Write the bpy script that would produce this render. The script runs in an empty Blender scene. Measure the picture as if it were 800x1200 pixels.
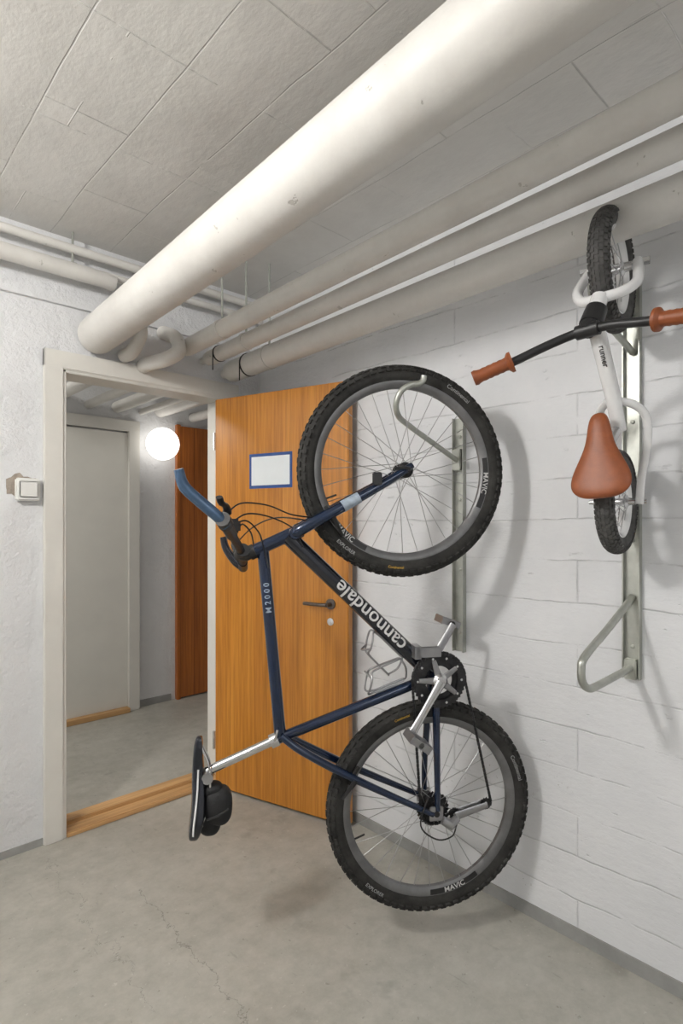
import bpy, bmesh, math, random
from mathutils import Vector, Matrix
random.seed(4)
V=Vector
COL=bpy.context.collection
# ------------------------------------------------------------------ materials
def nm(name):
    m=bpy.data.materials.new(name); m.use_nodes=True
    nt=m.node_tree; return m,nt,nt.nodes['Principled BSDF']
def noise(nt,scale,detail=4,rough=.55,vec=None):
    n=nt.nodes.new('ShaderNodeTexNoise'); n.inputs['Scale'].default_value=scale; n.inputs['Detail'].default_value=detail; n.inputs['Roughness'].default_value=rough
    if vec is not None: nt.links.new(vec,n.inputs['Vector'])
    return n.outputs['Fac']
def ramp(nt,fac,stops):
    n=nt.nodes.new('ShaderNodeValToRGB'); e=n.color_ramp.elements
    while len(e)<len(stops): e.new(.5)
    for i,(p,c) in enumerate(stops):
        e[i].position=p; e[i].color=(*c,1) if len(c)==3 else c
    nt.links.new(fac,n.inputs[0]); return n.outputs[0]
def g(v): return (v,v,v)
def mth(nt,op,a,b=None,c=None):
    n=nt.nodes.new('ShaderNodeMath'); n.operation=op
    for i,x in enumerate((a,b,c)):
        if x is None: continue
        if isinstance(x,(int,float)): n.inputs[i].default_value=x
        else: nt.links.new(x,n.inputs[i])
    return n.outputs[0]
def mix(nt,fac,a,b,blend='MIX'):
    n=nt.nodes.new('ShaderNodeMixRGB'); n.blend_type=blend
    for i,x in zip((0,1,2),(fac,a,b)):
        if isinstance(x,(int,float)): n.inputs[i].default_value=x
        elif isinstance(x,tuple): n.inputs[i].default_value=(*x,1)
        else: nt.links.new(x,n.inputs[i])
    return n.outputs[0]
def pos(nt):
    n=nt.nodes.new('ShaderNodeNewGeometry'); s=nt.nodes.new('ShaderNodeSeparateXYZ'); nt.links.new(n.outputs['Position'],s.inputs[0]); return n.outputs['Position'],s.outputs
def comb(nt,x,y,z=0.0):
    n=nt.nodes.new('ShaderNodeCombineXYZ')
    for i,v in enumerate((x,y,z)):
        if isinstance(v,(int,float)): n.inputs[i].default_value=v
        else: nt.links.new(v,n.inputs[i])
    return n.outputs[0]
def mapped(nt,P,s):
    mp=nt.nodes.new('ShaderNodeMapping'); mp.inputs['Scale'].default_value=s; nt.links.new(P,mp.inputs[0]); return mp.outputs[0]
def bump(nt,b,h,strength=.5,dist=.01,prev=None):
    n=nt.nodes.new('ShaderNodeBump'); n.inputs['Strength'].default_value=strength; n.inputs['Distance'].default_value=dist
    nt.links.new(h,n.inputs['Height'])
    if prev is not None: nt.links.new(prev,n.inputs['Normal'])
    nt.links.new(n.outputs[0],b.inputs['Normal']); return n.outputs[0]
def simple(name,col,rough=.5,metal=0,var=.12,vs=30,bs=0,bscale=200,coat=0):
    m,nt,b=nm(name); tc=nt.nodes.new('ShaderNodeTexCoord')
    f=noise(nt,vs,5,.6,tc.outputs['Object'])
    lo=tuple(c*(1-var) for c in col); hi=tuple(min(1,c*(1+var)) for c in col)
    nt.links.new(ramp(nt,f,[(.3,lo),(.7,hi)]),b.inputs['Base Color'])
    b.inputs['Roughness'].default_value=rough; b.inputs['Metallic'].default_value=metal
    if coat: b.inputs['Coat Weight'].default_value=coat; b.inputs['Coat Roughness'].default_value=.1
    if bs: bump(nt,b,noise(nt,bscale,3,.5,tc.outputs['Object']),bs,.002)
    return m
def brick(nt,uv,bw,rh,mort,offs=.5,sm=.6):
    br=nt.nodes.new('ShaderNodeTexBrick'); nt.links.new(uv,br.inputs['Vector'])
    br.inputs['Scale'].default_value=1; br.inputs['Brick Width'].default_value=bw; br.inputs['Row Height'].default_value=rh
    br.inputs['Mortar Size'].default_value=mort; br.inputs['Mortar Smooth'].default_value=sm; br.offset=offs
    br.inputs['Color1'].default_value=(.2,.2,.2,1); br.inputs['Color2'].default_value=(.8,.8,.8,1)
    return br
def right_wall():
    m,nt,b=nm('board_marked_white_wall'); P,S=pos(nt)
    wob=noise(nt,2.2,3,.6,P); vv=mth(nt,'ADD',S[2],mth(nt,'MULTIPLY',mth(nt,'SUBTRACT',wob,.5),.040))
    br=brick(nt,comb(nt,S[1],vv),1.3,.137,.0042,.37,.9)
    brk=ramp(nt,noise(nt,5.1,6,.75,P),[(.42,g(0)),(.58,g(1))])
    seam=mth(nt,'MULTIPLY',br.outputs['Fac'],brk)
    col=ramp(nt,noise(nt,2.2,7,.66,P),[(.3,(.70,.71,.73)),(.7,(.79,.795,.81))])
    col=mix(nt,mth(nt,'MULTIPLY',seam,.27),col,(.30,.30,.31))
    pit=ramp(nt,noise(nt,30,4,.7,mapped(nt,P,(1,.4,1))),[(.67,g(0)),(.73,g(1))])
    col=mix(nt,mth(nt,'MULTIPLY',pit,.22),col,(.35,.35,.36))
    ch=ramp(nt,noise(nt,46,3,.7,P),[(.66,g(0)),(.70,g(1))])
    low=ramp(nt,S[2],[(.15,g(1)),(1.0,g(.0))])
    pt=ramp(nt,noise(nt,2.6,2,.5,P),[(.52,g(0)),(.60,g(1))])
    col=mix(nt,mth(nt,'MULTIPLY',mth(nt,'MULTIPLY',mth(nt,'MULTIPLY',ch,low),pt),.7),col,(.25,.23,.22))
    nt.links.new(col,b.inputs['Base Color']); b.inputs['Roughness'].default_value=.58
    h=mth(nt,'SUBTRACT',mth(nt,'MULTIPLY',noise(nt,11,7,.66,mapped(nt,P,(1,.4,1))),.8),mth(nt,'MULTIPLY',seam,.5)); h=mth(nt,'SUBTRACT',h,mth(nt,'MULTIPLY',pit,.35))
    n1=bump(nt,b,h,.58,.012); bump(nt,b,noise(nt,60,4,.6,P),.25,.004,n1)
    return m
M_WR=right_wall()
def ceil_mat():
    m,nt,b=nm('board_formed_ceiling'); P,S=pos(nt)
    wob=noise(nt,1.3,3,.55,P); wx=mth(nt,'ADD',S[0],mth(nt,'MULTIPLY',mth(nt,'SUBTRACT',wob,.5),.04)); wy=mth(nt,'ADD',S[1],mth(nt,'MULTIPLY',mth(nt,'SUBTRACT',wob,.5),.05))
    br=brick(nt,comb(nt,wy,wx),1.1,.25,.0032,.37,.7)
    brk=ramp(nt,noise(nt,2.9,5,.7,P),[(.38,g(0)),(.54,g(1))]); seam=mth(nt,'MULTIPLY',br.outputs['Fac'],brk)
    br2=brick(nt,comb(nt,mth(nt,'ADD',wx,.31),wy),.9,.47,.0028,.3,.7); brk2=ramp(nt,noise(nt,3.7,4,.7,P),[(.47,g(0)),(.58,g(1))]); ridge=mth(nt,'MULTIPLY',br2.outputs['Fac'],brk2)
    col=ramp(nt,noise(nt,2.1,8,.68,P),[(.28,(.60,.585,.555)),(.72,(.79,.775,.74))])
    col=mix(nt,.25,col,ramp(nt,br.outputs['Color'],[(.2,(.58,.57,.54)),(.8,(.79,.775,.745))]))
    col=mix(nt,mth(nt,'MULTIPLY',seam,.28),col,(.25,.24,.22)); col=mix(nt,mth(nt,'MULTIPLY',ridge,.7),col,(.88,.87,.84))
    nt.links.new(col,b.inputs['Base Color']); b.inputs['Roughness'].default_value=.5
    h=mth(nt,'ADD',mth(nt,'MULTIPLY',noise(nt,8,7,.62,mapped(nt,P,(1,.55,1))),.8),mth(nt,'SUBTRACT',mth(nt,'MULTIPLY',ridge,.8),mth(nt,'MULTIPLY',seam,.5)))
    bump(nt,b,h,.45,.014); return m
M_CE=ceil_mat()
def plaster():
    m,nt,b=nm('rough_white_plaster'); P,S=pos(nt)
    nt.links.new(ramp(nt,noise(nt,3,6,.6,P),[(.3,(.71,.715,.725)),(.7,(.78,.785,.795))]),b.inputs['Base Color']); b.inputs['Roughness'].default_value=.65
    n1=bump(nt,b,noise(nt,15,6,.68,P),.9,.016); bump(nt,b,noise(nt,70,3,.6,P),.25,.004,n1); return m
M_WB=plaster()
def concrete():
    m,nt,b=nm('worn_concrete_floor'); P,S=pos(nt)
    c=ramp(nt,noise(nt,1.5,8,.68,P),[(.3,(.33,.32,.275)),(.5,(.43,.415,.362)),(.7,(.52,.505,.455))])
    c=mix(nt,.45,c,ramp(nt,noise(nt,14,8,.75,P),[(.32,(.29,.28,.25)),(.68,(.53,.52,.475))]))
    def crack(axis,other,pos_,amp,lo,hi,w,sc):
        n=noise(nt,sc,7,.7,P); dd=mth(nt,'ABSOLUTE',mth(nt,'SUBTRACT',mth(nt,'SUBTRACT',S[axis],pos_),mth(nt,'MULTIPLY',mth(nt,'SUBTRACT',n,.5),amp)))
        k=mth(nt,'LESS_THAN',dd,w); k=mth(nt,'MULTIPLY',k,mth(nt,'GREATER_THAN',S[other],lo)); return mth(nt,'MULTIPLY',k,mth(nt,'LESS_THAN',S[other],hi))
    cr=mth(nt,'MAXIMUM',crack(0,1,.89,.22,1.15,2.05,.0015,5),crack(1,0,1.33,.25,-.2,.9,.0014,4))
    cr=mth(nt,'MAXIMUM',cr,crack(0,1,.70,.3,1.5,2.5,.0010,4.3))
    c=mix(nt,mth(nt,'MULTIPLY',cr,.6),c,(.13,.125,.11))
    st=ramp(nt,noise(nt,4.6,4,.6,P),[(.62,g(0)),(.70,g(1))])
    c=mix(nt,mth(nt,'MULTIPLY',st,.40),c,(.22,.21,.18))
    sp=ramp(nt,noise(nt,60,2,.5,P),[(.70,g(0)),(.74,g(1))]); c=mix(nt,mth(nt,'MULTIPLY',sp,.45),c,(.62,.61,.57))
    sd=ramp(nt,noise(nt,38,3,.6,P),[(.67,g(0)),(.71,g(1))]); c=mix(nt,mth(nt,'MULTIPLY',sd,.5),c,(.2,.19,.16))
    sc_=ramp(nt,noise(nt,22,3,.6,mapped(nt,P,(1.6,.25,1))),[(.68,g(0)),(.71,g(1))]); c=mix(nt,mth(nt,'MULTIPLY',sc_,.32),c,(.22,.21,.19))
    nt.links.new(c,b.inputs['Base Color'])
    nt.links.new(ramp(nt,noise(nt,5,5,.6,P),[(.3,g(.38)),(.7,g(.6))]),b.inputs['Roughness'])
    h=mth(nt,'SUBTRACT',mth(nt,'MULTIPLY',noise(nt,22,6,.65,P),.3),mth(nt,'MULTIPLY',cr,.5)); bump(nt,b,h,.25,.006)
    return m
M_FL=concrete()
def wood(name,lo,mid,hi,rough=.32,sc=1.0,axis=2,coat=.3,planks=0):
    m,nt,b=nm(name); tc=nt.nodes.new('ShaderNodeTexCoord'); mp=nt.nodes.new('ShaderNodeMapping')
    s=[9*sc,9*sc,9*sc]; s[axis]=.45*sc; mp.inputs['Scale'].default_value=s; nt.links.new(tc.outputs['Object'],mp.inputs[0])
    f=noise(nt,1.6,8,.62,mp.outputs[0])
    mp2=nt.nodes.new('ShaderNodeMapping'); s2=[75*sc,75*sc,75*sc]; s2[axis]=2.2*sc; mp2.inputs['Scale'].default_value=s2; nt.links.new(tc.outputs['Object'],mp2.inputs[0])
    f2=noise(nt,1,5,.65,mp2.outputs[0])
    c=ramp(nt,f,[(.28,lo),(.5,mid),(.72,hi)])
    c=mix(nt,.5,c,ramp(nt,f2,[(.3,tuple(x*.45 for x in mid)),(.62,hi)]))
    if planks:
        S=nt.nodes.new('ShaderNodeSeparateXYZ'); nt.links.new(tc.outputs['Object'],S.inputs[0])
        fr=mth(nt,'FRACT',mth(nt,'MULTIPLY',S.outputs[0],1/planks))
        ln=ramp(nt,fr,[(.0,g(1)),(.05,g(0)),(.95,g(0)),(1,g(1))]); c=mix(nt,mth(nt,'MULTIPLY',ln,.6),c,(.08,.02,.005))
    nt.links.new(c,b.inputs['Base Color']); b.inputs['Roughness'].default_value=rough; b.inputs['Coat Weight'].default_value=coat; b.inputs['Coat Roughness'].default_value=.25
    bump(nt,b,f2,.08,.002); return m
M_DOOR=wood('varnished_door_veneer',(.28,.088,.008),(.48,.172,.015),(.64,.275,.038))
M_WD2=wood('dark_pine_planks',(.30,.075,.010),(.44,.125,.018),(.56,.18,.03),planks=.12)
M_THR=wood('pine_threshold',(.42,.21,.07),(.58,.33,.13),(.68,.42,.2),axis=0,coat=.1,rough=.45)
M_TRIM=simple('cream_trim_paint',(.72,.705,.66),.4,var=.04,vs=6,bs=.1,bscale=40)
M_WDOOR=simple('white_door_paint',(.76,.745,.69),.4,var=.03,vs=5)
def pipemat():
    m,nt,b=nm('painted_pipe'); P,S=pos(nt)
    c=ramp(nt,noise(nt,4,7,.66,P),[(.3,(.64,.62,.585)),(.7,(.76,.745,.71))])
    gr=ramp(nt,noise(nt,2.4,6,.7,mapped(nt,P,(1,.6,1))),[(.56,g(0)),(.70,g(1))]); c=mix(nt,mth(nt,'MULTIPLY',gr,.22),c,(.50,.46,.40))
    ch=ramp(nt,noise(nt,13,4,.7,P),[(.672,g(0)),(.69,g(1))]); c=mix(nt,mth(nt,'MULTIPLY',ch,.55),c,(.38,.35,.31))
    nt.links.new(c,b.inputs['Base Color']); b.inputs['Roughness'].default_value=.5
    h=mth(nt,'SUBTRACT',noise(nt,9,5,.6,P),ch); bump(nt,b,h,.4,.007); return m
M_PIPE=pipemat()
M_BASE=simple('grey_floor_paint',(.30,.30,.29),.5,vs=12)
M_BLUE=simple('blue_frame_paint',(.005,.017,.052),.22,.4,.25,18,coat=.7)
M_NAVY=simple('navy_black_paint',(.007,.009,.017),.25,.2,.2,18,coat=.7)
M_BLUE2=simple('steel_blue_paint',(.05,.10,.18),.35,.3,.2,30,coat=.4)
M_RUB=simple('dusty_black_rubber',(.025,.024,.022),.85,0,.6,22,bs=.3)
M_RUBG=simple('grey_dusty_rubber',(.075,.073,.07),.8,0,.45,30,bs=.3)
M_BLK=simple('black_plastic',(.014,.014,.015),.42)
M_BAG=simple('black_nylon',(.010,.010,.011),.7,0,.3,60,bs=.3)
M_CHR=simple('polished_aluminium',(.66,.66,.67),.24,1,.08)
M_ALU=simple('dull_aluminium',(.36,.36,.37),.38,.9,.15,20)
M_RIM=simple('rim_grey',(.17,.17,.172),.45,.5,.25,12)
M_SPK=simple('spoke_steel',(.45,.45,.46),.35,1,.1)
M_STL=simple('dark_steel',(.05,.05,.053),.4,.8,.3,40)
M_HND=simple('aged_handle_steel',(.14,.12,.11),.35,.8,.2,30)
M_GALV=simple('galvanised_steel',(.46,.47,.43),.42,.75,.10,25)
M_WHT=simple('gloss_white_paint',(.80,.80,.80),.25,0,.04,coat=.5)
M_BRN=simple('tan_brown_leather',(.25,.066,.018),.45,0,.15,40,bs=.15,bscale=300)
M_INK=simple('white_ink',(.66,.66,.65),.5,0,.03)
M_INK3=simple('faded_white_ink',(.33,.33,.33),.6,0,.2,60)
M_INK2=simple('pale_blue_ink',(.32,.38,.45),.5,0,.25,60)
M_YEL=simple('yellow_ink',(.65,.38,.05),.5)
M_PAPER=simple('paper',(.78,.82,.84),.7,0,.03,8)
M_TAPE=simple('blue_tape',(.02,.07,.25),.5)
M_PLAS=simple('switch_plastic',(.80,.80,.77),.35,0,.02)
M_CEM=simple('exposed_cement',(.36,.31,.26),.9,0,.35,30,bs=.6,bscale=60)
def emis(name,s,c=(1,.96,.9)):
    m=bpy.data.materials.new(name); m.use_nodes=True; nt=m.node_tree; nt.nodes.clear()
    e=nt.nodes.new('ShaderNodeEmission'); e.inputs[0].default_value=(*c,1); e.inputs[1].default_value=s
    o=nt.nodes.new('ShaderNodeOutputMaterial'); nt.links.new(e.outputs[0],o.inputs[0]); return m
# ------------------------------------------------------------------ mesh helpers
def empty(name,loc=(0,0,0),rz=0):
    o=bpy.data.objects.new(name,None); o.empty_display_size=.1; o.location=loc; o.rotation_euler=(0,0,rz); COL.objects.link(o); return o
def fin(name,bm,m,parent=None,smooth=True,matrix=None):
    me=bpy.data.meshes.new(name); bmesh.ops.recalc_face_normals(bm,faces=bm.faces[:])
    bm.to_mesh(me); bm.free(); me.materials.append(m)
    if smooth:
        me.polygons.foreach_set('use_smooth',[True]*len(me.polygons))
        try: me.set_sharp_from_angle(angle=math.radians(38))
        except Exception: pass
    o=bpy.data.objects.new(name,me); COL.objects.link(o)
    if parent: o.parent=parent
    if matrix is not None: o.matrix_local=matrix
    return o
def add_box(bm,a,b,mt=None,bev=0):
    r=bmesh.ops.create_cube(bm,size=1); vs=r['verts']
    for v in vs: v.co=V([(a[i]+b[i])/2+v.co[i]*abs(b[i]-a[i]) for i in range(3)])
    if bev:
        es=list({e for v in vs for e in v.link_edges}); rr=bmesh.ops.bevel(bm,geom=es,offset=bev,segments=2,affect='EDGES'); vs=list({v for f in rr['faces'] for v in f.verts}|{v for v in vs if v.is_valid})
    if mt is not None: bmesh.ops.transform(bm,matrix=mt,verts=vs)
    return vs
def add_blob(bm,c,h,p=.55,us=28,vs=16):
    r=bmesh.ops.create_uvsphere(bm,u_segments=us,v_segments=vs,radius=1)['verts']
    for v in r: v.co=V([c[i]+h[i]*math.copysign(abs(v.co[i])**p,v.co[i]) for i in range(3)])
def box(n,a,b,m,parent=None,bev=0,mt=None):
    bm=bmesh.new(); add_box(bm,a,b,mt,bev); return fin(n,bm,m,parent,smooth=bev>0)
def catmull(pts,n=8):
    pts=[V(p) for p in pts]; P=[2*pts[0]-pts[1]]+pts+[2*pts[-1]-pts[-2]]; out=[]
    for i in range(1,len(P)-2):
        for k in range(n):
            t=k/n; p0,p1,p2,p3=P[i-1:i+3]
            out.append(.5*((2*p1)+(p2-p0)*t+(2*p0-5*p1+4*p2-p3)*t*t+(3*p1-p0-3*p2+p3)*t**3))
    out.append(pts[-1]); return out
def add_tube(bm,pts,r,seg=12,closed=False,cap=True,rot=0,flat=1.0):
    pts=[V(p) for p in pts]; n=len(pts)
    if isinstance(r,(int,float)): rs=[r]*n
    else: rs=[r[0]+(r[-1]-r[0])*i/(n-1) for i in range(n)] if len(r)==2 else list(r)
    rings=[]; up=None
    for i,p in enumerate(pts):
        if closed: t=pts[(i+1)%n]-pts[i-1]
        else: t=pts[min(i+1,n-1)]-pts[max(i-1,0)]
        t.normalize()
        if up is None:
            up=V((0,0,1)) if abs(t.z)<.9 else V((1,0,0))
        up=(up-t*up.dot(t)).normalized(); sd=t.cross(up)
        rings.append([bm.verts.new(p+(math.cos(a)*up+math.sin(a)*sd*flat)*rs[i]) for a in [rot+2*math.pi*k/seg for k in range(seg)]])
    m=n if closed else n-1
    for i in range(m):
        A,B=rings[i],rings[(i+1)%n]
        for k in range(seg): bm.faces.new((A[k],A[(k+1)%seg],B[(k+1)%seg],B[k]))
    if cap and not closed: bm.faces.new(rings[0]); bm.faces.new(rings[-1])
def tube(n,pts,r,m,parent=None,seg=14,smoothp=0,**k):
    if smoothp: 
        if not isinstance(r,(int,float)) and len(r)>2:
            rr=catmull([(x,0,0) for x in r],smoothp); r=[v.x for v in rr]
        pts=catmull(pts,smoothp)
    bm=bmesh.new(); add_tube(bm,pts,r,seg,**k); return fin(n,bm,m,parent)
def add_lathe(bm,prof,seg=64,closed=False,axis=1,c=(0,0,0)):
    rings=[]
    for (r,h) in prof:
        ring=[]
        for k in range(seg):
            a=2*math.pi*k/seg; x,z=r*math.cos(a),r*math.sin(a)
            co={1:(x,h,z),2:(x,z,h),0:(h,x,z)}[axis]; ring.append(bm.verts.new(V(co)+V(c)))
        rings.append(ring)
    m=len(prof) if closed else len(prof)-1
    for i in range(m):
        A,B=rings[i],rings[(i+1)%len(prof)]
        for k in range(seg): bm.faces.new((A[k],A[(k+1)%seg],B[(k+1)%seg],B[k]))
    if not closed: bm.faces.new(rings[0]); bm.faces.new(rings[-1])
def lathe(n,prof,m,parent=None,mt=None,**k):
    bm=bmesh.new(); add_lathe(bm,prof,**k)
    if mt is not None: bmesh.ops.transform(bm,matrix=mt,verts=bm.verts[:])
    return fin(n,bm,m,parent)
def add_gear(bm,r,ri,teeth,h,y,c=(0,0,0)):
    o=[];i_=[]
    for s in (-1,1):
        ro=[];ri_=[]
        for k in range(teeth*2):
            a=math.pi*k/teeth; rr=r if k%2 else r-.005
            ro.append(bm.verts.new((c[0]+rr*math.cos(a),y+s*h/2,c[2]+rr*math.sin(a)))); ri_.append(bm.verts.new((c[0]+ri*math.cos(a),y+s*h/2,c[2]+ri*math.sin(a))))
        o.append(ro); i_.append(ri_)
    n=teeth*2
    for k in range(n):
        j=(k+1)%n
        bm.faces.new((o[0][k],o[0][j],o[1][j],o[1][k])); bm.faces.new((i_[0][k],i_[0][j],i_[1][j],i_[1][k]))
        for s in (0,1): bm.faces.new((o[s][k],o[s][j],i_[s][j],i_[s][k]))
def text_mesh(body,size,sub=.006):
    c=bpy.data.curves.new('lettering','FONT'); c.body=body; c.size=size; c.align_x='CENTER'; c.align_y='CENTER'; c.resolution_u=3; c.offset=size*.012
    o=bpy.data.objects.new('lettering',c); COL.objects.link(o); dg=bpy.context.evaluated_depsgraph_get()
    me=bpy.data.meshes.new_from_object(o.evaluated_get(dg)); bpy.data.objects.remove(o)
    bm=bmesh.new(); bm.from_mesh(me); bpy.data.meshes.remove(me)
    for _ in range(3):
        es=[e for e in bm.edges if e.calc_length()>sub]
        if not es: break
        bmesh.ops.subdivide_edges(bm,edges=es,cuts=1); bmesh.ops.triangulate(bm,faces=bm.faces[:])
    return bm
def arc_text(n,body,size,rad,ang,y,m,parent,c=(0,0,0),flip=False):
    bm=text_mesh(body,size)
    for v in bm.verts:
        x,h=v.co.x,v.co.y
        if flip: a=ang+x/rad; rr=rad-h
        else: a=ang-x/rad; rr=rad+h
        v.co=V((c[0]+rr*math.cos(a),y,c[2]+rr*math.sin(a)))
    return fin(n,bm,m,parent,smooth=False)
def tube_text(n,body,size,p,u,r,m,parent,side=V((0,-1,0))):
    bm=text_mesh(body,size); u=V(u).normalized(); yv=side.cross(u)
    for v in bm.verts:
        x,h=v.co.x,v.co.y; a=h/r
        v.co=V(p)+u*x+side*(math.cos(a)*(r+.0012))+yv*(math.sin(a)*(r+.0012))
    return fin(n,bm,m,parent,smooth=False)
# ------------------------------------------------------------------ room
YB=2.614; XW=1.82
box('floor',(-1.9,-1.7,-.1),(3.4,4.2,0),M_FL)
box('ceiling',(-1.9,-1.7,2.6),(3.4,4.2,2.7),M_CE)
box('wall_right',(XW,-1.6,0),(XW+.1,YB,2.6),M_WR)
box('wall_left',(-1.9,-1.6,0),(-1.8,4.1,2.6),M_WB)
box('wall_rear',(-1.9,-1.7,0),(1.92,-1.6,2.6),M_WB)
bm=bmesh.new()
add_box(bm,(-1.8,YB,0),(.76,YB+.12,2.6)); add_box(bm,(.76,YB,2.06),(1.64,YB+.12,2.6)); add_box(bm,(1.64,YB,0),(3.4,YB+.12,2.6))
add_box(bm,(-1.8,YB-.018,2.30),(XW,YB+.01,2.345))
fin('wall_back',bm,M_WB,smooth=False)
box('wall_corridor_far',(-1.8,4.1,0),(3.4,4.2,2.6),M_WB)
box('wall_corridor_right',(3.3,YB+.12,0),(3.4,4.1,2.6),M_WB)
bm=bmesh.new()
add_box(bm,(.722,YB-.022,0),(.80,YB,2.1),bev=.004); add_box(bm,(1.606,YB-.022,0),(1.684,YB,2.1),bev=.004); add_box(bm,(.722,YB-.0225,2.022),(1.684,YB,2.1),bev=.004)
add_box(bm,(.76,YB-.015,0),(.813,YB+.135,2.06),bev=.003); add_box(bm,(1.594,YB-.015,0),(1.64,YB+.135,2.06),bev=.003); add_box(bm,(.76,YB-.015,2.01),(1.64,YB+.135,2.06),bev=.003)
add_box(bm,(.813,YB+.05,0),(.825,YB+.135,2.01),bev=.002); add_box(bm,(1.582,YB+.05,0),(1.594,YB+.135,2.01),bev=.002)
fin('trim_1',bm,M_TRIM)
bm=bmesh.new(); add_box(bm,(.813,YB-.02,0),(1.594,YB+.055,.022),bev=.004); add_box(bm,(.813,YB+.057,0),(1.594,YB+.135,.034),bev=.004)
fin('threshold_board',bm,M_THR)
box('baseboard_right',(XW-.006,-1.6,0),(XW,YB-.02,.045),M_BASE)
box('baseboard_back',(-1.8,YB-.006,0),(.722,YB,.03),M_BASE)
box('baseboard_corridor',(1.775,4.092,0),(2.04,4.1,.05),M_BASE)
# ------------------------------------------------------------------ open wooden door
DL=.785
door=empty('door_1',(1.522,2.568,0),math.atan2(-.958,.287))
box('leaf',(0,0,.012),(DL,.04,1.995),M_DOOR,door,bev=.003)
ls=-.0012
bm=bmesh.new(); add_box(bm,(.225,ls,1.53),(.482,0,1.70)); fin('note_border',bm,M_TAPE,door,False)
box('note_paper',(.239,ls-.001,1.545),(.468,ls,1.685),M_PAPER,door)
bm=bmesh.new(); add_lathe(bm,[(.024,0),(.024,-.008),(.011,-.010),(.010,-.045)],seg=24,c=(.695,0,.995)); add_tube(bm,catmull([(.695,-.045,.995),(.66,-.05,.995),(.595,-.045,.995),(.575,-.04,.994)],5),.0085,10); fin('lever_handle',bm,M_HND,door)
bm=bmesh.new(); add_lathe(bm,[(.017,0),(.017,-.006),(.004,-.008)],seg=20,c=(.695,0,.915)); fin('lock_rosette',bm,M_CHR,door)
for z in (.25,1.78): tube('hinge',[(-.004,-.004,z-.045),(-.004,-.004,z+.045)],.007,M_CHR,door)
# ------------------------------------------------------------------ corridor
d2=empty('door_2',(.95,4.1,0))
bm=bmesh.new(); add_box(bm,(0,-.03,.035),(.742,0,2.02),bev=.003)
fin('leaf',bm,M_WDOOR,d2)
bm=bmesh.new()
for z in (.42,.80,1.18,1.56): add_box(bm,(.0,-.0312,z),(.742,-.029,z+.006))
fin('panel_lines',bm,M_WDOOR,d2)
bm=bmesh.new(); add_box(bm,(.742,-.05,0),(.825,0,2.11),bev=.004); add_box(bm,(-.08,-.05,0),(0,0,2.11),bev=.004); add_box(bm,(-.08,-.052,2.03),(.825,0,2.11),bev=.004); fin('casing',bm,M_TRIM,d2)
box('sill',(0,-.08,0),(.742,0,.035),M_THR,d2,bev=.004)
d3=empty('door_3',(2.105,4.1,0)); box('leaf',(0,-.03,.01),(.84,0,2.12),M_WD2,d3,bev=.003)
box('edge_board',(-.03,-.04,0),(0,0,2.13),M_WD2,d3,bev=.003)
gl=empty('globe_wall_lamp',(1.915,4.1,1.953))
lathe('base',[(.07,0),(.07,-.03),(.05,-.035)],M_WHT,gl,seg=32)
bm=bmesh.new(); bmesh.ops.create_uvsphere(bm,u_segments=32,v_segments=20,radius=.12); bmesh.ops.translate(bm,vec=(0,-.125,0),verts=bm.verts[:]); fin('glass_globe',bm,emis('corridor_globe_glow',2.8),gl)
pp=empty('corridor_pipes',(1.5,3.4,2.17))
for i,(x,z,r) in enumerate([(-.75,.05,.035),(-.5,.03,.03),(-.3,.04,.04),(-.08,.02,.03),(.12,.03,.04),(.3,.02,.022),(.45,.05,.05),(.72,.03,.035)]):
    tube('pipe_%d'%i,[(x,-.64,z),(x,.69,z)],r,M_PIPE,pp)
    tube('hanger',[(x,.2,z),(x,.2,.43)],.005,M_GALV,pp,seg=8)
# ------------------------------------------------------------------ room pipes
bigp=empty('large_ceiling_pipe',(.93,2.6,2.19))
y1=-4.2; z1=.089/2.28*4.2
pts=[V((0,0,0)),V((0,-.01,0)),V((0,-.03,.001)),V((0,-1.2,z1*1.2/4.2)),V((0,y1+.01,z1))]
bm=bmesh.new(); add_tube(bm,pts,[.06,.076,.081,.087,.096],48); fin('insulated_pipe',bm,M_PIPE,bigp)
def zz(zf,zn,y): return zf+(zn-zf)*(2.6-y)/1.9
for nme,x,zf,zn,r in (('heating_pipe',1.345,2.215,2.262,.041),('heating_pipe',1.472,2.19,2.235,.037),('heating_pipe',1.603,2.148,2.18,.055)):
    o=empty(nme,(x,2.56,zz(zf,zn,2.56)))
    bm=bmesh.new(); zb=zz(zf,zn,-1.6)-zz(zf,zn,2.56)
    add_tube(bm,[(0,.0,0),(0,-.012,0),(0,-.04,0),(.008,-4.15,zb)],[r*.55,r*.88,r,r],32); fin('insulated_pipe',bm,M_PIPE,o)
    bm=bmesh.new(); add_tube(bm,[(0,.05,0),(0,-.01,0)],r*.45,16); fin('pipe_stub',bm,M_PIPE,o)
    for yy in (-.35,):
        bm=bmesh.new(); zc=zb*yy/-4.15; add_tube(bm,[(0,yy,zc+r*.5),(0,yy,2.6-o.location.z)],.005,8); fin('hanger_rod',bm,M_GALV,o)
        lathe('hanger_ring',[(r+.0005,-.01),(r+.003,-.01),(r+.003,.01),(r+.0005,.01)],M_PIPE,o,mt=Matrix.Translation((0,yy,zc)),seg=32)
    if x>1.4:
        yy=-.12 if x<1.5 else -.18
        lathe('black_cable_tie',[(r+.0015,-.004),(r+.003,-.004),(r+.003,.004),(r+.0015,.004)],M_BLK,o,mt=Matrix.Translation((0,yy,zb*yy/-4.15)),seg=32)
        tube('tie_tail',[(-r-.002,yy,0),(-r-.004,yy-.003,-.05),(-r-.002,yy,-.085)],.003,M_BLK,o,seg=6)
o=empty('branch_pipe',(1.2,2.58,2.2))
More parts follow.
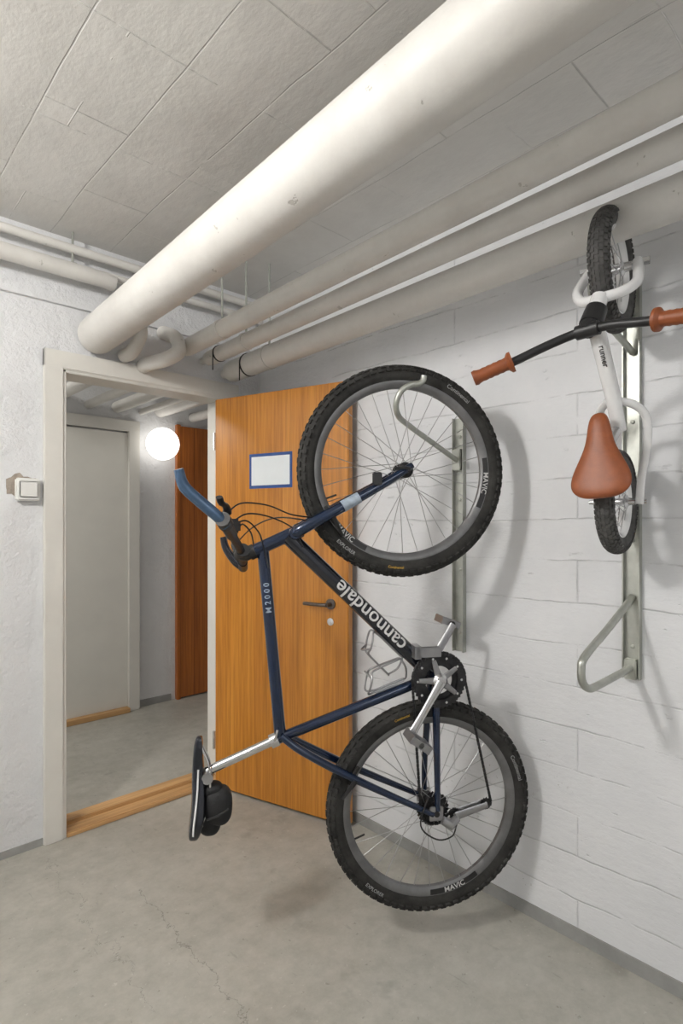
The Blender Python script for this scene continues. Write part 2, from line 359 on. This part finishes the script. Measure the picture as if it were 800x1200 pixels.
tube('elbow',[(-.05,.01,-.10),(-.05,-.05,-.10),(.0,-.14,-.085),(.05,-.15,-.04),(.06,-.10,.03),(.05,-.02,.07),(.05,.01,.08)],.033,M_PIPE,o,seg=20,smoothp=7)
tube('stub',[(-.14,.01,-.07),(-.14,-.08,-.07),(-.13,-.14,-.01),(-.13,-.14,.05)],.03,M_PIPE,o,seg=20,smoothp=6)
wp=empty('wall_water_pipe',(0,2.545,2.5))
tube('upper_pipe',[(-1.8,0,.027),(1.8,0,.027)],.019,M_PIPE,wp,seg=20)
tube('lower_pipe',[(-1.8,-.01,-.07),(.95,-.01,-.07),(.99,0,-.07)],.034,M_PIPE,wp,seg=24)
tube('third_pipe',[(.95,.01,-.04),(1.8,.01,-.04)],.016,M_PIPE,wp,seg=16)
for x in (-.6,.82,1.22):
    box('bracket',(x-.012,-.02,-.05),(x+.012,.069,-.035),M_GALV,wp); tube('bracket_rod',[(x,0,-.05),(x,0,.1)],.005,M_GALV,wp,seg=8)
# light switch with broken plaster
sw=empty('light_switch',(.66,YB,1.50))
box('housing',(-.045,-.035,-.048),(.045,0,.045),M_PLAS,sw,bev=.006); box('rocker',(-.034,-.041,-.034),(.034,-.035,.032),M_PLAS,sw,bev=.003)
bm=bmesh.new(); ring=[]
for k in range(26):
    a=2*math.pi*k/26; rx=.058+random.uniform(-.012,.010); rz=.046+random.uniform(-.010,.010)
    ring.append(bm.verts.new((max(-.075,min(.052,-.018+rx*math.cos(a)*1.1)),-.002,.014+rz*math.sin(a))))
f=bm.faces.new(ring); r=bmesh.ops.extrude_face_region(bm,geom=[f]); bmesh.ops.translate(bm,vec=(0,.0018,0),verts=[v for v in r['geom'] if isinstance(v,bmesh.types.BMVert)])
fin('broken_plaster',bm,M_CEM,sw,False)
# ------------------------------------------------------------------ wall racks
def rack(name,y,z0,z1):
    o=empty(name,(XW,y,z0)); h=z1-z0
    bm=bmesh.new(); add_box(bm,(-.004,-.025,0),(0,.025,h)); add_box(bm,(-.022,-.025,0),(-.004,-.0215,h)); add_box(bm,(-.022,.0215,0),(-.004,.025,h)); fin('rail',bm,M_GALV,o,False)
    bm=bmesh.new()
    for t in (.08,.35,.65,.92): add_lathe(bm,[(.006,-.004),(.006,-.008),(.003,-.009)],seg=12,axis=0,c=(0,0,h*t))
    fin('screws',bm,M_GALV,o); return o
ra=rack('bicycle_wall_rack',1.2717,.87,1.76)
tube('hook',[(-.01,.0,.728),(-.03,0,.730),(-.2,-.02,.775),(-.38,-.045,.822),(-.44,-.066,.838),(-.463,-.080,.868),(-.458,-.096,.905),(-.436,-.115,.924),(-.412,-.130,.930),(-.402,-.138,.940),(-.400,-.141,.955)],.0095,M_GALV,ra,smoothp=6)
box('hook_plate',(-.03,-.018,.69),(-.004,.018,.77),M_GALV,ra,bev=.003)
rb=rack('bicycle_wall_rack',.648,.89,2.08)
tube('lower_hook',[(-.01,0,.245),(-.03,0,.235),(-.18,0,.175),(-.335,0,.118),(-.358,0,.088),(-.35,0,.052),(-.315,0,.030),(-.27,0,.026),(-.12,0,.030),(-.01,0,.034)],.0105,M_GALV,rb,smoothp=6)
box('lower_plate',(-.03,-.018,.0),(-.004,.018,.06),M_GALV,rb,bev=.003)
tube('upper_hook',[(-.01,0,.985),(-.03,0,.99),(-.18,.03,1.07),(-.23,.03,1.13),(-.235,.025,1.19),(-.21,.01,1.25),(-.15,-.02,1.30),(-.115,-.035,1.315),(-.10,-.045,1.34)],.0095,M_GALV,rb,smoothp=6)
# ------------------------------------------------------------------ mountain bike
def wheel(pre,parent,mt,R,sec,rimw,nsp,rub,hubr=.018,hubw=.05,rimm=M_RIM,rows=5,nk=76,hubm=M_STL,kh=.0045):
    o=empty(pre,(0,0,0)); o.parent=parent; o.matrix_local=mt
    Rc=R-sec-.003
    prof=[(Rc+sec*math.cos(a)*(1.05),sec*.92*math.sin(a)) for a in [2*math.pi*k/16 for k in range(16)]]
    bm=bmesh.new(); add_lathe(bm,prof,seg=96,closed=True)
    for i in range(nk):
        for j in range(rows):
            b=(j-(rows-1)/2)*(2.3/(rows-1)); a=2*math.pi*(i+(j%2)*.5)/nk
            kk=sec*.30
            m=Matrix.Rotation(-a,4,'Y')@Matrix.Translation((Rc,0,0))@Matrix.Rotation(b,4,'Z')@Matrix.Translation((sec*.985,0,0))
            add_box(bm,(-.003,-kk*.55,-R*math.pi/nk*.58),(kh,kk*.55,R*math.pi/nk*.58),m)
    fin('tyre',bm,rub,o)
    ro=Rc-sec*.72; w=sec*.62
    bm=bmesh.new(); add_lathe(bm,[(ro,-w),(ro-.004,-w-.001),(ro-rimw*.75,-w*.75),(ro-rimw,-w*.35),(ro-rimw,w*.35),(ro-rimw*.75,w*.75),(ro-.004,w+.001),(ro,w)],seg=96,closed=True); fin('rim',bm,rimm,o)
    bm=bmesh.new(); add_lathe(bm,[(.006,-hubw-.012),(.009,-hubw-.012),(.010,-hubw),(hubr*.8,-hubw*.85),(hubr*1.4,-hubw*.7),(hubr*1.4,-hubw*.6),(hubr*.7,-hubw*.5),(hubr*.7,hubw*.5),(hubr*1.4,hubw*.6),(hubr*1.4,hubw*.7),(hubr*.8,hubw*.85),(.009,hubw+.01),(.006,hubw+.012)],seg=24); fin('hub',bm,hubm,o)
    bm=bmesh.new()
    for i in range(nsp):
        s=1 if i%2 else -1; d=1 if (i//2)%2 else -1; a=2*math.pi*i/nsp; a2=a+d*math.radians(62)
        add_tube(bm,[(hubr*1.3*math.cos(a2),s*hubw*.65,hubr*1.3*math.sin(a2)),((ro-rimw+.003)*math.cos(a),s*.002,(ro-rimw+.003)*math.sin(a))],.0012,5,cap=False)
    fin('spokes',bm,M_SPK,o)
    bm=bmesh.new(); a=math.radians(200); add_tube(bm,[((ro-rimw)*math.cos(a),0,(ro-rimw)*math.sin(a)),((ro-rimw-.035)*math.cos(a),0,(ro-rimw-.035)*math.sin(a))],.003,8); fin('valve',bm,M_BLK,o)
    return o
bike=empty('mountain_bike',(1.43,1.186,0),math.radians(-33))
FH=V((-.034,0,1.527)); RH=V((.058,0,.442))
fw=wheel('front_wheel',bike,Matrix.Translation(FH),.342,.028,.025,32,M_RUB)
rw=wheel('rear_wheel',bike,Matrix.Translation(RH),.342,.028,.025,32,M_RUB,hubw=.06)
for wo,angs in ((fw,(3.95,6.15)),(rw,(5.0,))):
    for k,a in enumerate(angs):
        bm=bmesh.new(); aa=[a-.30+.60*i/16 for i in range(17)]
        vi=[bm.verts.new((.2865*math.cos(t),-.0186,.2865*math.sin(t))) for t in aa]; vo=[bm.verts.new((.2700*math.cos(t),-.0166,.2700*math.sin(t))) for t in aa]
        for i in range(16): bm.faces.new((vi[i],vi[i+1],vo[i+1],vo[i]))
        fin('rim_sticker',bm,M_BLK,wo,False)
        arc_text('rim_lettering','MAVIC',.024,.2785,a,-.0192,M_INK,wo,flip=math.sin(a)<-.3)
    arc_text('tyre_lettering','Continental',.019,.311,.95 if wo is fw else .35,-.0270,M_INK3,wo)
    arc_text('tyre_label','Continental',.011,.311,4.62 if wo is fw else 1.9,-.0270,M_YEL,wo,flip=wo is fw)
    arc_text('tyre_model','EXPLORER',.015,.311,4.05,-.0270,M_INK3,wo,flip=True)
HT0=V((-.372,0,1.334)); HT1=V((-.512,0,1.270)); hd=(HT0-HT1).normalized()
BB=V((.072,0,.858))
tube('head_tube',[HT1,HT0],.0205,M_BLUE,bike,seg=24)
bm=bmesh.new()
for p,q in ((HT1-hd*.012,HT1+hd*.006),(HT0-hd*.006,HT0+hd*.010)): add_tube(bm,[p,q],.0235,24)
fin('headset',bm,M_BLK,bike)
TT0=V((-.482,0,1.284)); TT1=V((-.428,0,.70))
tube('top_tube',[TT0,TT1],.0185,M_BLUE,bike,seg=24)
DT0=V((-.405,0,1.318)); DT1=BB
tube('down_tube',[DT0,DT1],.0255,M_NAVY,bike,seg=24)
ST1=V((-.445,0,.684)); tube('seat_tube',[BB,ST1],.0165,M_BLUE,bike,seg=24)
tube('seat_clamp',[V((-.435,0,.688)),V((-.458,0,.679))],.0215,M_CHR,bike,seg=24)
tube('seat_clamp_lever',[(-.447,-.02,.690),(-.442,-.028,.705),(-.438,-.028,.725)],.004,M_CHR,bike,seg=8)
tube('seatpost',[V((-.445,0,.684)),V((-.652,0,.602))],.0138,M_CHR,bike,seg=20)
tube('bottom_bracket',[(BB.x,-.038,BB.z),(BB.x,.038,BB.z)],.022,M_BLUE,bike,seg=24)
for s in (-1,1):
    tube('chain_stay',[BB+V((0,s*.024,-.005)),V((.066,s*.042,.72)),V((.062,s*.062,.56)),V((.062,s*.066,.452))],[.0125,.012,.010,.0085],M_BLUE,bike,smoothp=4)
    tube('seat_stay',[V((-.425,s*.016,.70)),V((-.36,s*.036,.655)),V((-.2,s*.052,.565)),V((.048,s*.066,.440))],[.012,.0125,.012,.0085],M_BLUE,bike,smoothp=4)
    box('dropout',(.035,s*.066-.003,.42),(.08,s*.066+.003,.465),M_ALU,bike,bev=.002)
    cr=V((-.387,s*.022,1.326))
    tube('fork_blade',[cr,V((-.365,s*.048,1.340)),V((-.23,s*.055,1.415)),V((-.10,s*.056,1.488)),V((-.034,s*.056,1.530)),V((-.018,s*.056,1.541))],[.019,.0185,.0175,.014,.0115,.010],M_BLUE,bike,smoothp=5)
tube('fork_crown',[(-.385,-.05,1.328),(-.385,.05,1.328)],.018,M_BLUE,bike)
tube('skewer_lever',[(-.034,-.072,1.527),(-.034,-.082,1.527),(-.055,-.085,1.53),(-.085,-.085,1.525)],.0055,M_BLK,bike,seg=8)
bm=bmesh.new(); add_box(bm,(-.15,-.076,1.475),(-.12,-.066,1.515),bev=.003); fin('fork_reflector',bm,M_BLK,bike)
lathe('fork_decal',[(.0178,-.030),(.0184,-.030),(.0176,.030),(.0170,.030)],M_INK2,bike,mt=Matrix.Translation((-.215,-.055,1.4235))@V((.87,0,.49)).to_track_quat('Y','Z').to_matrix().to_4x4(),seg=20)
u=(DT0-DT1).normalized()
tube_text('down_tube_lettering','cannondale',.066,DT1+u*.300,u,.0255,M_INK,bike)
u2=(TT0-TT1).normalized()
tube_text('top_tube_lettering','M 2 0 0 0',.024,TT1+u2*.43,u2,.0185,M_INK2,bike)
def brake(c,dirv,nm_):
    dirv=V(dirv).normalized(); pr=V((dirv.z,0,-dirv.x))
    for s in (-1,1):
        tube(nm_+'_arm',[c+V((0,s*.06,0)),c+V((0,s*.052,0))+pr*.03,c+V((0,s*.035,0))+pr*.075],[.009,.007,.005],M_BLK,bike,seg=10,smoothp=3)
        b=c+V((0,s*.026,0)); tube(nm_+'_pad',[b-dirv.cross(V((0,1,0)))*.03,b+dirv.cross(V((0,1,0)))*.03],.006,M_RUB,bike,seg=8)
    tube(nm_+'_cable',[c+V((0,-.035,0))+pr*.075,c+pr*.088,c+V((0,.035,0))+pr*.075],.0018,M_BLK,bike,seg=6)
brake(V((-.275,0,1.385)),(.87,0,.49),'front_brake')
brake(V((-.20,0,.565)),(.87,0,-.49),'rear_brake')
# drivetrain
bm=bmesh.new(); add_gear(bm,.090,.062,42,.003,-.052,BB); add_gear(bm,.070,.045,32,.003,-.045,BB); fin('chainrings',bm,M_STL,bike)
bm=bmesh.new()
for k in range(5):
    a=2*math.pi*k/5+.6; add_tube(bm,[BB+V((0,-.058,0)),BB+V((.068*math.cos(a),-.056,.068*math.sin(a)))],[.013,.007],8,flat=.5)
fin('crank_spider',bm,M_ALU,bike)
bm=bmesh.new(); add_lathe(bm,[(.022,-.05),(.024,-.064),(.016,-.072),(.006,-.073)],seg=24,c=(BB.x,0,BB.z)); fin('crank_boss',bm,M_CHR,bike)
bm=bmesh.new(); add_gear(bm,.086,.064,46,.002,-.0545,BB); fin('chainring_face',bm,M_STL,bike)
bm=bmesh.new(); 
for k in range(10):
    a=2*math.pi*k/10; add_lathe(bm,[(.004,-.055),(.004,-.058)],seg=10,c=(BB.x+.073*math.cos(a),0,BB.z+.073*math.sin(a)))
fin('chainring_bolts',bm,M_CHR,bike)
cn=BB+V((0,-.072,0)); ce=V((-.028,-.082,.705)); tube('crank_arm',[cn,cn+(ce-cn)*.5,ce],[.0165,.0125,.0145],M_CHR,bike,smoothp=3,flat=.6)
cf=BB+V((0,.072,0)); cg_=V((.172,.082,1.011)); tube('crank_arm_far',[cf,cg_],[.016,.013],M_ALU,bike,flat=.6)
def pedal(c,s,tilt):
    p=empty('pedal'); p.parent=bike; p.location=c; p.rotation_euler=(0,tilt,0)
    bm=bmesh.new(); yo=s*.055
    add_box(bm,(-.035,yo-.04,-.013),(-.028,yo+.04,.013),bev=.002); add_box(bm,(.028,yo-.04,-.013),(.035,yo+.04,.013),bev=.002)
    for q in (-.038,0,.036): add_box(bm,(-.03,yo+q-.002,-.011),(.03,yo+q+.002,.011))
    fin('cage',bm,M_ALU,p); tube('spindle',[(0,0,0),(0,yo+s*.04,0)],.0085,M_STL,p,seg=10)
pedal(V((-.028,-.085,.705)),-1,math.radians(35)); pedal(V((.172,.085,1.011)),1,math.radians(20))
bm=bmesh.new()
for i,r in enumerate((.055,.049,.043,.038,.033,.028,.024)): add_gear(bm,r,.015,int(r*480),.002,-.030-i*.0042,RH)
fin('cassette',bm,M_STL,bike)
ang=lambda c,r,a,y=-.05: c+V((r*math.cos(math.radians(a)),y,r*math.sin(math.radians(a))))
U_=V((.125,0,.425)); L_=V((.232,0,.452))
ch=[ang(BB,.089,a) for a in range(-5,190,15)]+[ang(RH,.045,a,-.046) for a in (180,215,250,290,330)]+[ang(U_,.018,a,-.046) for a in (110,60,0,-40)]+[ang(L_,.018,a,-.046) for a in (-130,-80,-30,10)]
bm=bmesh.new(); dense=[]
for i in range(len(ch)):
    p,q=ch[i],ch[(i+1)%len(ch)]; n=max(1,int((q-p).length/.0125))
    for k in range(n): dense.append(p.lerp(q,k/n))
for i,p in enumerate(dense):
    q=dense[(i+1)%len(dense)]; add_tube(bm,[p,p.lerp(q,.8)],.0046,6,flat=.7 if i%2 else 1.0)
add_tube(bm,dense,.0026,6,closed=True); fin('chain',bm,M_STL,bike)
bm=bmesh.new(); add_tube(bm,[V((.075,-.075,.425)),V((.10,-.08,.41)),V((.125,-.07,.425))],[.013,.016,.012],10)
add_tube(bm,[U_+V((0,-.060,0)),L_+V((0,-.060,0))],[.013,.010],8,flat=.3); add_tube(bm,[U_+V((0,-.034,0)),L_+V((0,-.034,0))],[.010,.008],8,flat=.3)
fin('rear_derailleur',bm,M_ALU,bike)
bm=bmesh.new(); add_gear(bm,.019,.004,11,.003,-.046,U_); add_gear(bm,.019,.004,11,.003,-.046,L_); fin('jockey_wheels',bm,M_BLK,bike)
tube('derailleur_cable',[(.03,-.07,.50),(.0,-.085,.42),(.05,-.09,.375),(.10,-.09,.38),(.12,-.08,.41)],.0025,M_BLK,bike,seg=6,smoothp=6)
bm=bmesh.new(); add_box(bm,(-.006,-.062,.935),(.075,-.058,.965)); add_box(bm,(-.006,-.046,.935),(.075,-.042,.965)); add_box(bm,(-.01,-.062,.93),(.01,-.01,.97)); fin('front_derailleur',bm,M_ALU,bike)
def cage(p0,uu,inn,nm_):
    o=empty(nm_); o.parent=bike; uu=uu.normalized(); inn=inn.normalized(); yv=V((0,1,0)); rc=.036; c0=p0+inn*(.026+rc)
    bm=bmesh.new()
    def pt(t,a): return c0+uu*t+(-inn*math.cos(a)+yv*math.sin(a))*rc
    for s in (-1,1):
        pts=[pt(.0,s*.25),pt(.05,s*.25),pt(.10,s*.25),pt(.125,s*.6),pt(.115,s*1.3),pt(.10,s*2.0),pt(.09,s*2.6),pt(.05,s*2.8),pt(.0,s*2.9),pt(-.012,s*3.0)]
        add_tube(bm,catmull(pts,5),.0033,8)
    add_tube(bm,catmull([pt(-.012,3.0),c0+uu*-.02,pt(-.012,.25),pt(.0,.25)],5),.0033,8)
    add_tube(bm,catmull([pt(.10,-2.0),pt(.11,math.pi),pt(.10,2.0)],5),.0033,8)
    add_tube(bm,[pt(.02,0)-inn*.006,pt(.10,0)-inn*.006],.005,8)
    fin('wire',bm,M_ALU,o)
nD=V((-u.z,0,u.x)); nD=nD if nD.x<0 else -nD
cage(DT1+u*.13,u,nD,'bottle_cage')
uS=(ST1-BB).normalized(); nS=V((-uS.z,0,uS.x)); nS=nS if nS.z>0 else -nS
cage(BB+uS*.10,uS,nS,'bottle_cage_lower')
# cockpit
cl=V((-.548,0,1.268))
tube('stem',[HT1-hd*.012,HT1-hd*.03,cl],[.019,.018,.017],M_BLK,bike,smoothp=4)
tube('stem_clamp',[cl+V((.005,-.028,.009)),cl+V((-.002,.028,-.009))],.021,M_BLK,bike)
nb=V((-.592,-.28,1.362)); fb=V((-.54,.28,1.20))
tube('handlebar',[nb,V((-.572,-.16,1.322)),V((-.552,-.05,1.282)),cl,V((-.546,.05,1.258)),V((-.542,.16,1.228)),fb],.0125,M_BLK,bike,smoothp=5)
tube('grip_near',[V((-.574,-.17,1.325)),nb],[.0165,.0168],M_BLK,bike); tube('grip_far',[V((-.542,.16,1.228)),fb],.0165,M_BLK,bike)
tube('bar_end_near',[nb+V((.008,.006,-.012)),V((-.612,-.284,1.378)),V((-.655,-.290,1.415)),V((-.69,-.298,1.45)),V((-.703,-.305,1.492))],[.015,.0155,.0155,.015,.0125],M_BLUE2,bike,smoothp=6)
tube('bar_end_far',[fb,V((-.57,.285,1.225)),V((-.60,.29,1.27)),V((-.61,.29,1.31))],[.015,.0155,.014,.012],M_NAVY,bike,smoothp=5)
tube('bar_end_clamp',[nb+V((.004,.02,-.008)),nb+V((-.004,-.012,.006))],.020,M_BLK,bike)
bm=bmesh.new(); add_tube(bm,[V((-.568,-.15,1.335)),V((-.595,-.155,1.375)),V((-.585,-.165,1.395))],[.018,.015,.012],10)
add_tube(bm,catmull([V((-.585,-.16,1.385)),V((-.59,-.20,1.405)),V((-.60,-.24,1.41)),V((-.605,-.265,1.425))],4),[.007,.006],8,flat=1.6)
add_box(bm,(-.60,-.17,1.33),(-.55,-.125,1.37),bev=.006); fin('brake_lever_near',bm,M_BLK,bike)
bm=bmesh.new(); add_tube(bm,[V((-.55,.13,1.24)),V((-.57,.14,1.285)),V((-.575,.2,1.30))],[.015,.011,.006],10); fin('brake_lever_far',bm,M_BLK,bike)
for i,pts in enumerate([
    [(-.585,-.15,1.39),(-.545,-.13,1.415),(-.47,-.09,1.41),(-.40,-.05,1.385),(-.33,-.02,1.375)],
    [(-.575,-.13,1.36),(-.53,-.11,1.385),(-.46,-.07,1.375),(-.39,-.04,1.34),(-.36,-.03,1.285)],
    [(-.575,-.13,1.35),(-.535,-.11,1.365),(-.50,-.08,1.335),(-.485,-.04,1.30),(-.465,-.025,1.22)],
    [(-.57,.14,1.285),(-.51,.10,1.345),(-.44,.06,1.375),(-.36,.03,1.37),(-.28,.04,1.35)],
    [(-.56,-.12,1.33),(-.545,-.09,1.355),(-.52,-.05,1.33),(-.51,-.03,1.29)]]):
    tube('cable_%d'%i,pts,.0023,M_BLK,bike,seg=8,smoothp=8)
tube('down_tube_cable',[DT0+V((.02,-.02,-.03))+u*-.02,BB+u*.08+V((.01,-.025,0))],.002,M_BLK,bike,seg=6)
# saddle
sd=empty('saddle'); sd.parent=bike; sd.location=(-.678,0,.56)
bm=bmesh.new(); rows=[(.152,.010,.010,.004),(.14,.019,.018,.0),(.09,.021,.022,-.003),(.03,.027,.026,-.003),(-.03,.045,.030,.0),(-.08,.066,.032,-.004),(-.115,.070,.030,-.010),(-.138,.060,.022,-.014),(-.145,.035,.012,-.014)]
rings=[]
for z,w,t,o_ in rows:
    ring=[]
    for k in range(20):
        a=2*math.pi*k/20; cx,cy=math.cos(a),math.sin(a)
        sx=-math.copysign(abs(cx)**.7,cx)*t*.55; 
        if sx>0: sx=sx*1.5+ (abs(cy)**2)*t*.4
        ring.append(bm.verts.new((sx+o_,w*math.copysign(abs(cy)**.8,cy),z)))
    rings.append(ring)
for A_,B_ in zip(rings,rings[1:]):
    for k in range(20): bm.faces.new((A_[k],A_[(k+1)%20],B_[(k+1)%20],B_[k]))
bm.faces.new(rings[0]); bm.faces.new(rings[-1]); so=fin('shell',bm,M_NAVY,sd); sm=so.modifiers.new('s','SUBSURF'); sm.levels=1; sm.render_levels=2
tube('side_stripe',[(.004,-.028,.06),(.002,-.040,.0),(-.002,-.058,-.05),(-.006,-.069,-.085),(-.008,-.071,-.115)],.0028,M_WHT,sd,seg=8,smoothp=4)
for s in (-1,1): tube('rail',[(.012,s*.012,.12),(.035,s*.02,.06),(.036,s*.022,-.03),(.015,s*.03,-.11)],.0035,M_CHR,sd,seg=8,smoothp=5)
tube('clamp',[(.03,-.028,.03),(.03,.028,.03)],.017,M_ALU,sd)
bm=bmesh.new(); add_blob(bm,(.060,0,-.062),(.044,.044,.058),.75); add_blob(bm,(.036,0,-.110),(.034,.036,.040),.85); add_blob(bm,(.045,0,-.012),(.030,.030,.022),.85); fin('saddle_bag',bm,M_BAG,sd)
tube('bag_strap',[(.03,-.043,-.085),(.06,-.0455,-.075),(.093,-.036,-.06)],.004,M_BLK,sd,seg=8)
# ------------------------------------------------------------------ kids bike
KO=V((1.6,.62,1.74)); kb=empty('balance_bike',KO)
def Kp(*l): return [V(p)-KO for p in l]
kw1=wheel('front_wheel',kb,Matrix.Translation(V((1.60,.622,2.045))-KO)@Matrix.Rotation(math.radians(8),4,'Z'),.166,.027,.016,20,M_RUBG,hubr=.014,hubw=.035,rows=7,nk=56,rimm=M_WHT,hubm=M_CHR,kh=.0028)
kw2=wheel('rear_wheel',kb,Matrix.Translation(V((1.644,.628,1.417))-KO)@Matrix.Rotation(math.radians(7),4,'Z'),.147,.025,.015,20,M_RUBG,hubr=.014,hubw=.035,rows=7,nk=52,rimm=M_WHT,hubm=M_CHR,kh=.0028)
tube('front_axle',Kp((1.586,.693,2.06),(1.614,.545,2.053)),.006,M_CHR,kb,seg=10)
tube('axle_nut',Kp((1.612,.556,2.053),(1.617,.534,2.052)),.011,M_CHR,kb,seg=6); tube('axle_nut_far',Kp((1.588,.684,2.06),(1.584,.704,2.061)),.011,M_CHR,kb,seg=6)
tube('fork_leg_near',Kp((1.611,.562,2.055),(1.565,.545,2.01),(1.525,.535,1.968),(1.485,.552,1.938),(1.458,.60,1.925)),.0135,M_WHT,kb,smoothp=6)
tube('fork_leg_far',Kp((1.589,.678,2.058),(1.54,.68,2.01),(1.50,.675,1.968),(1.475,.65,1.935),(1.458,.60,1.925)),.0135,M_WHT,kb,smoothp=6)
tube('steerer',Kp((1.462,.60,1.93),(1.440,.604,1.885)),.021,M_WHT,kb)
tube('headset',Kp((1.446,.602,1.897),(1.424,.607,1.852)),[.026,.029],M_BLK,kb,seg=20)
tube('stem_cap',Kp((1.424,.607,1.856),(1.405,.61,1.83)),[.026,.020],M_BLK,kb,seg=20)
tube('handlebar',Kp((1.300,.862,1.746),(1.335,.79,1.772),(1.38,.70,1.812),(1.405,.645,1.832),(1.408,.60,1.836),(1.405,.54,1.832),(1.40,.46,1.818),(1.385,.355,1.803)),.0115,M_BLK,kb,smoothp=6)
tube('handlebar_clamp',Kp((1.407,.635,1.834),(1.407,.58,1.836)),.018,M_BLK,kb)
def grip(nm_,a,b):
    a,b=Kp(a,b); d=(b-a); n=14; pts=[a+d*i/n for i in range(n+1)]; rs=[.027,.027]+[(.0165 if i%2 else .0178) for i in range(n-3)]+[.0205,.019]
    bm=bmesh.new(); add_tube(bm,pts,rs,20); fin(nm_,bm,M_BRN,kb)
grip('grip_far',(1.342,.776,1.780),(1.298,.866,1.744)); grip('grip_near',(1.398,.45,1.817),(1.382,.345,1.801))
tube('main_tube',Kp((1.432,.604,1.872),(1.47,.600,1.80),(1.525,.594,1.69),(1.56,.59,1.60)),[.021,.020,.019,.018],M_WHT,kb,seg=20,smoothp=4)
tube_text('main_tube_lettering','runner',.020,V((1.478,.599,1.785))-KO,(V((1.56,.59,1.60))-V((1.432,.604,1.872))),.0205,M_BLK,kb,side=V((-.85,-.4,-.36)).normalized())
for s,nm_ in ((-1,'near'),(1,'far')):
    yy=lambda d: .60+s*d
    tube('rear_stay_'+nm_,Kp((1.53,yy(.005),1.68),(1.575,yy(.045),1.665),(1.605,yy(.062),1.63),(1.625,.61+s*.066,1.56),(1.64,.625+s*.062,1.48),(1.645,.628+s*.058,1.41)),.0105,M_WHT,kb,smoothp=6)
tube('rear_axle',Kp((1.632,.70,1.417),(1.654,.555,1.417)),.006,M_CHR,kb,seg=10)
tube('seat_post',Kp((1.555,.592,1.61),(1.495,.60,1.545)),.0135,M_CHR,kb)
sk=empty('saddle',(0,0,0)); sk.parent=kb; sk.location=V((1.472,.604,1.53))-KO; sk.rotation_euler=(math.radians(-4),math.radians(6),math.radians(5))
bm=bmesh.new(); rows=[(.113,.012,.016,.004),(.10,.023,.026,.0),(.070,.029,.032,.0),(.035,.034,.034,.0),(.005,.046,.036,.0),(-.03,.064,.038,-.002),(-.060,.075,.038,-.004),(-.085,.074,.034,-.008),(-.103,.058,.028,-.010),(-.113,.034,.018,-.010)]
rings=[]
for z,w,t,o_ in rows:
    ring=[]
    for k in range(24):
        a=2*math.pi*k/24; cx,cy=math.cos(a),math.sin(a); sx=-cx*t*.5
        ring.append(bm.verts.new((sx+o_,w*math.copysign(abs(cy)**.85,cy),z)))
    rings.append(ring)
for A_,B_ in zip(rings,rings[1:]):
    for k in range(24): bm.faces.new((A_[k],A_[(k+1)%24],B_[(k+1)%24],B_[k]))
bm.faces.new(rings[0]); bm.faces.new(rings[-1]); so=fin('shell',bm,M_BRN,sk); sm=so.modifiers.new('s','SUBSURF'); sm.levels=1; sm.render_levels=2
# ------------------------------------------------------------------ lights
cg2=empty('ceiling_globe_lamp',(-.66,1.30,2.6)); lathe('base',[(.08,0),(.08,-.03),(.05,-.035)],M_WHT,cg2,seg=32,axis=2)
bm=bmesh.new(); bmesh.ops.create_uvsphere(bm,u_segments=32,v_segments=20,radius=.11); bmesh.ops.translate(bm,vec=(0,0,-.22),verts=bm.verts[:]); fin('glass_globe',bm,emis('room_globe_glow',184,(1,.975,.94)),cg2)
tube('stem',[(0,0,-.03),(0,0,-.12)],.012,M_WHT,cg2)
def area(name,loc,size,e,tgt=(0,0,0),c=(1,1,1)):
    l=bpy.data.lights.new(name,'AREA'); l.energy=e; l.size=size; l.color=c; o=bpy.data.objects.new(name,l); o.location=loc; o.rotation_euler=(V(tgt)-V(loc)).to_track_quat('-Z','Y').to_euler(); COL.objects.link(o); return o
area('added_fill_light',(.2,-1.0,2.5),1.2,17,(.6,.6,1.0),(.97,.985,1))  # invented soft fill behind the camera, not a fixture of the room
area('corridor_fill_light',(-.4,3.4,2.5),.5,26,(.9,3.6,.2),(1,.97,.92))  # unseen area light added to brighten the corridor beyond its globe
w=bpy.data.worlds.new('world'); bpy.context.scene.world=w; w.use_nodes=True; w.node_tree.nodes['Background'].inputs[0].default_value=(.5,.5,.5,1)
# ------------------------------------------------------------------ camera
cam=bpy.data.cameras.new('camera'); co=bpy.data.objects.new('camera',cam); COL.objects.link(co)
cam.sensor_width=36; cam.lens=665/1200*36; cam.shift_y=15/1200; cam.clip_start=.02
co.location=(0,0,1.353); co.rotation_euler=(math.pi/2,0,-math.radians(43.2)); bpy.context.scene.camera=co
vs=bpy.context.scene.view_settings; vs.view_transform='Standard'; vs.exposure=0
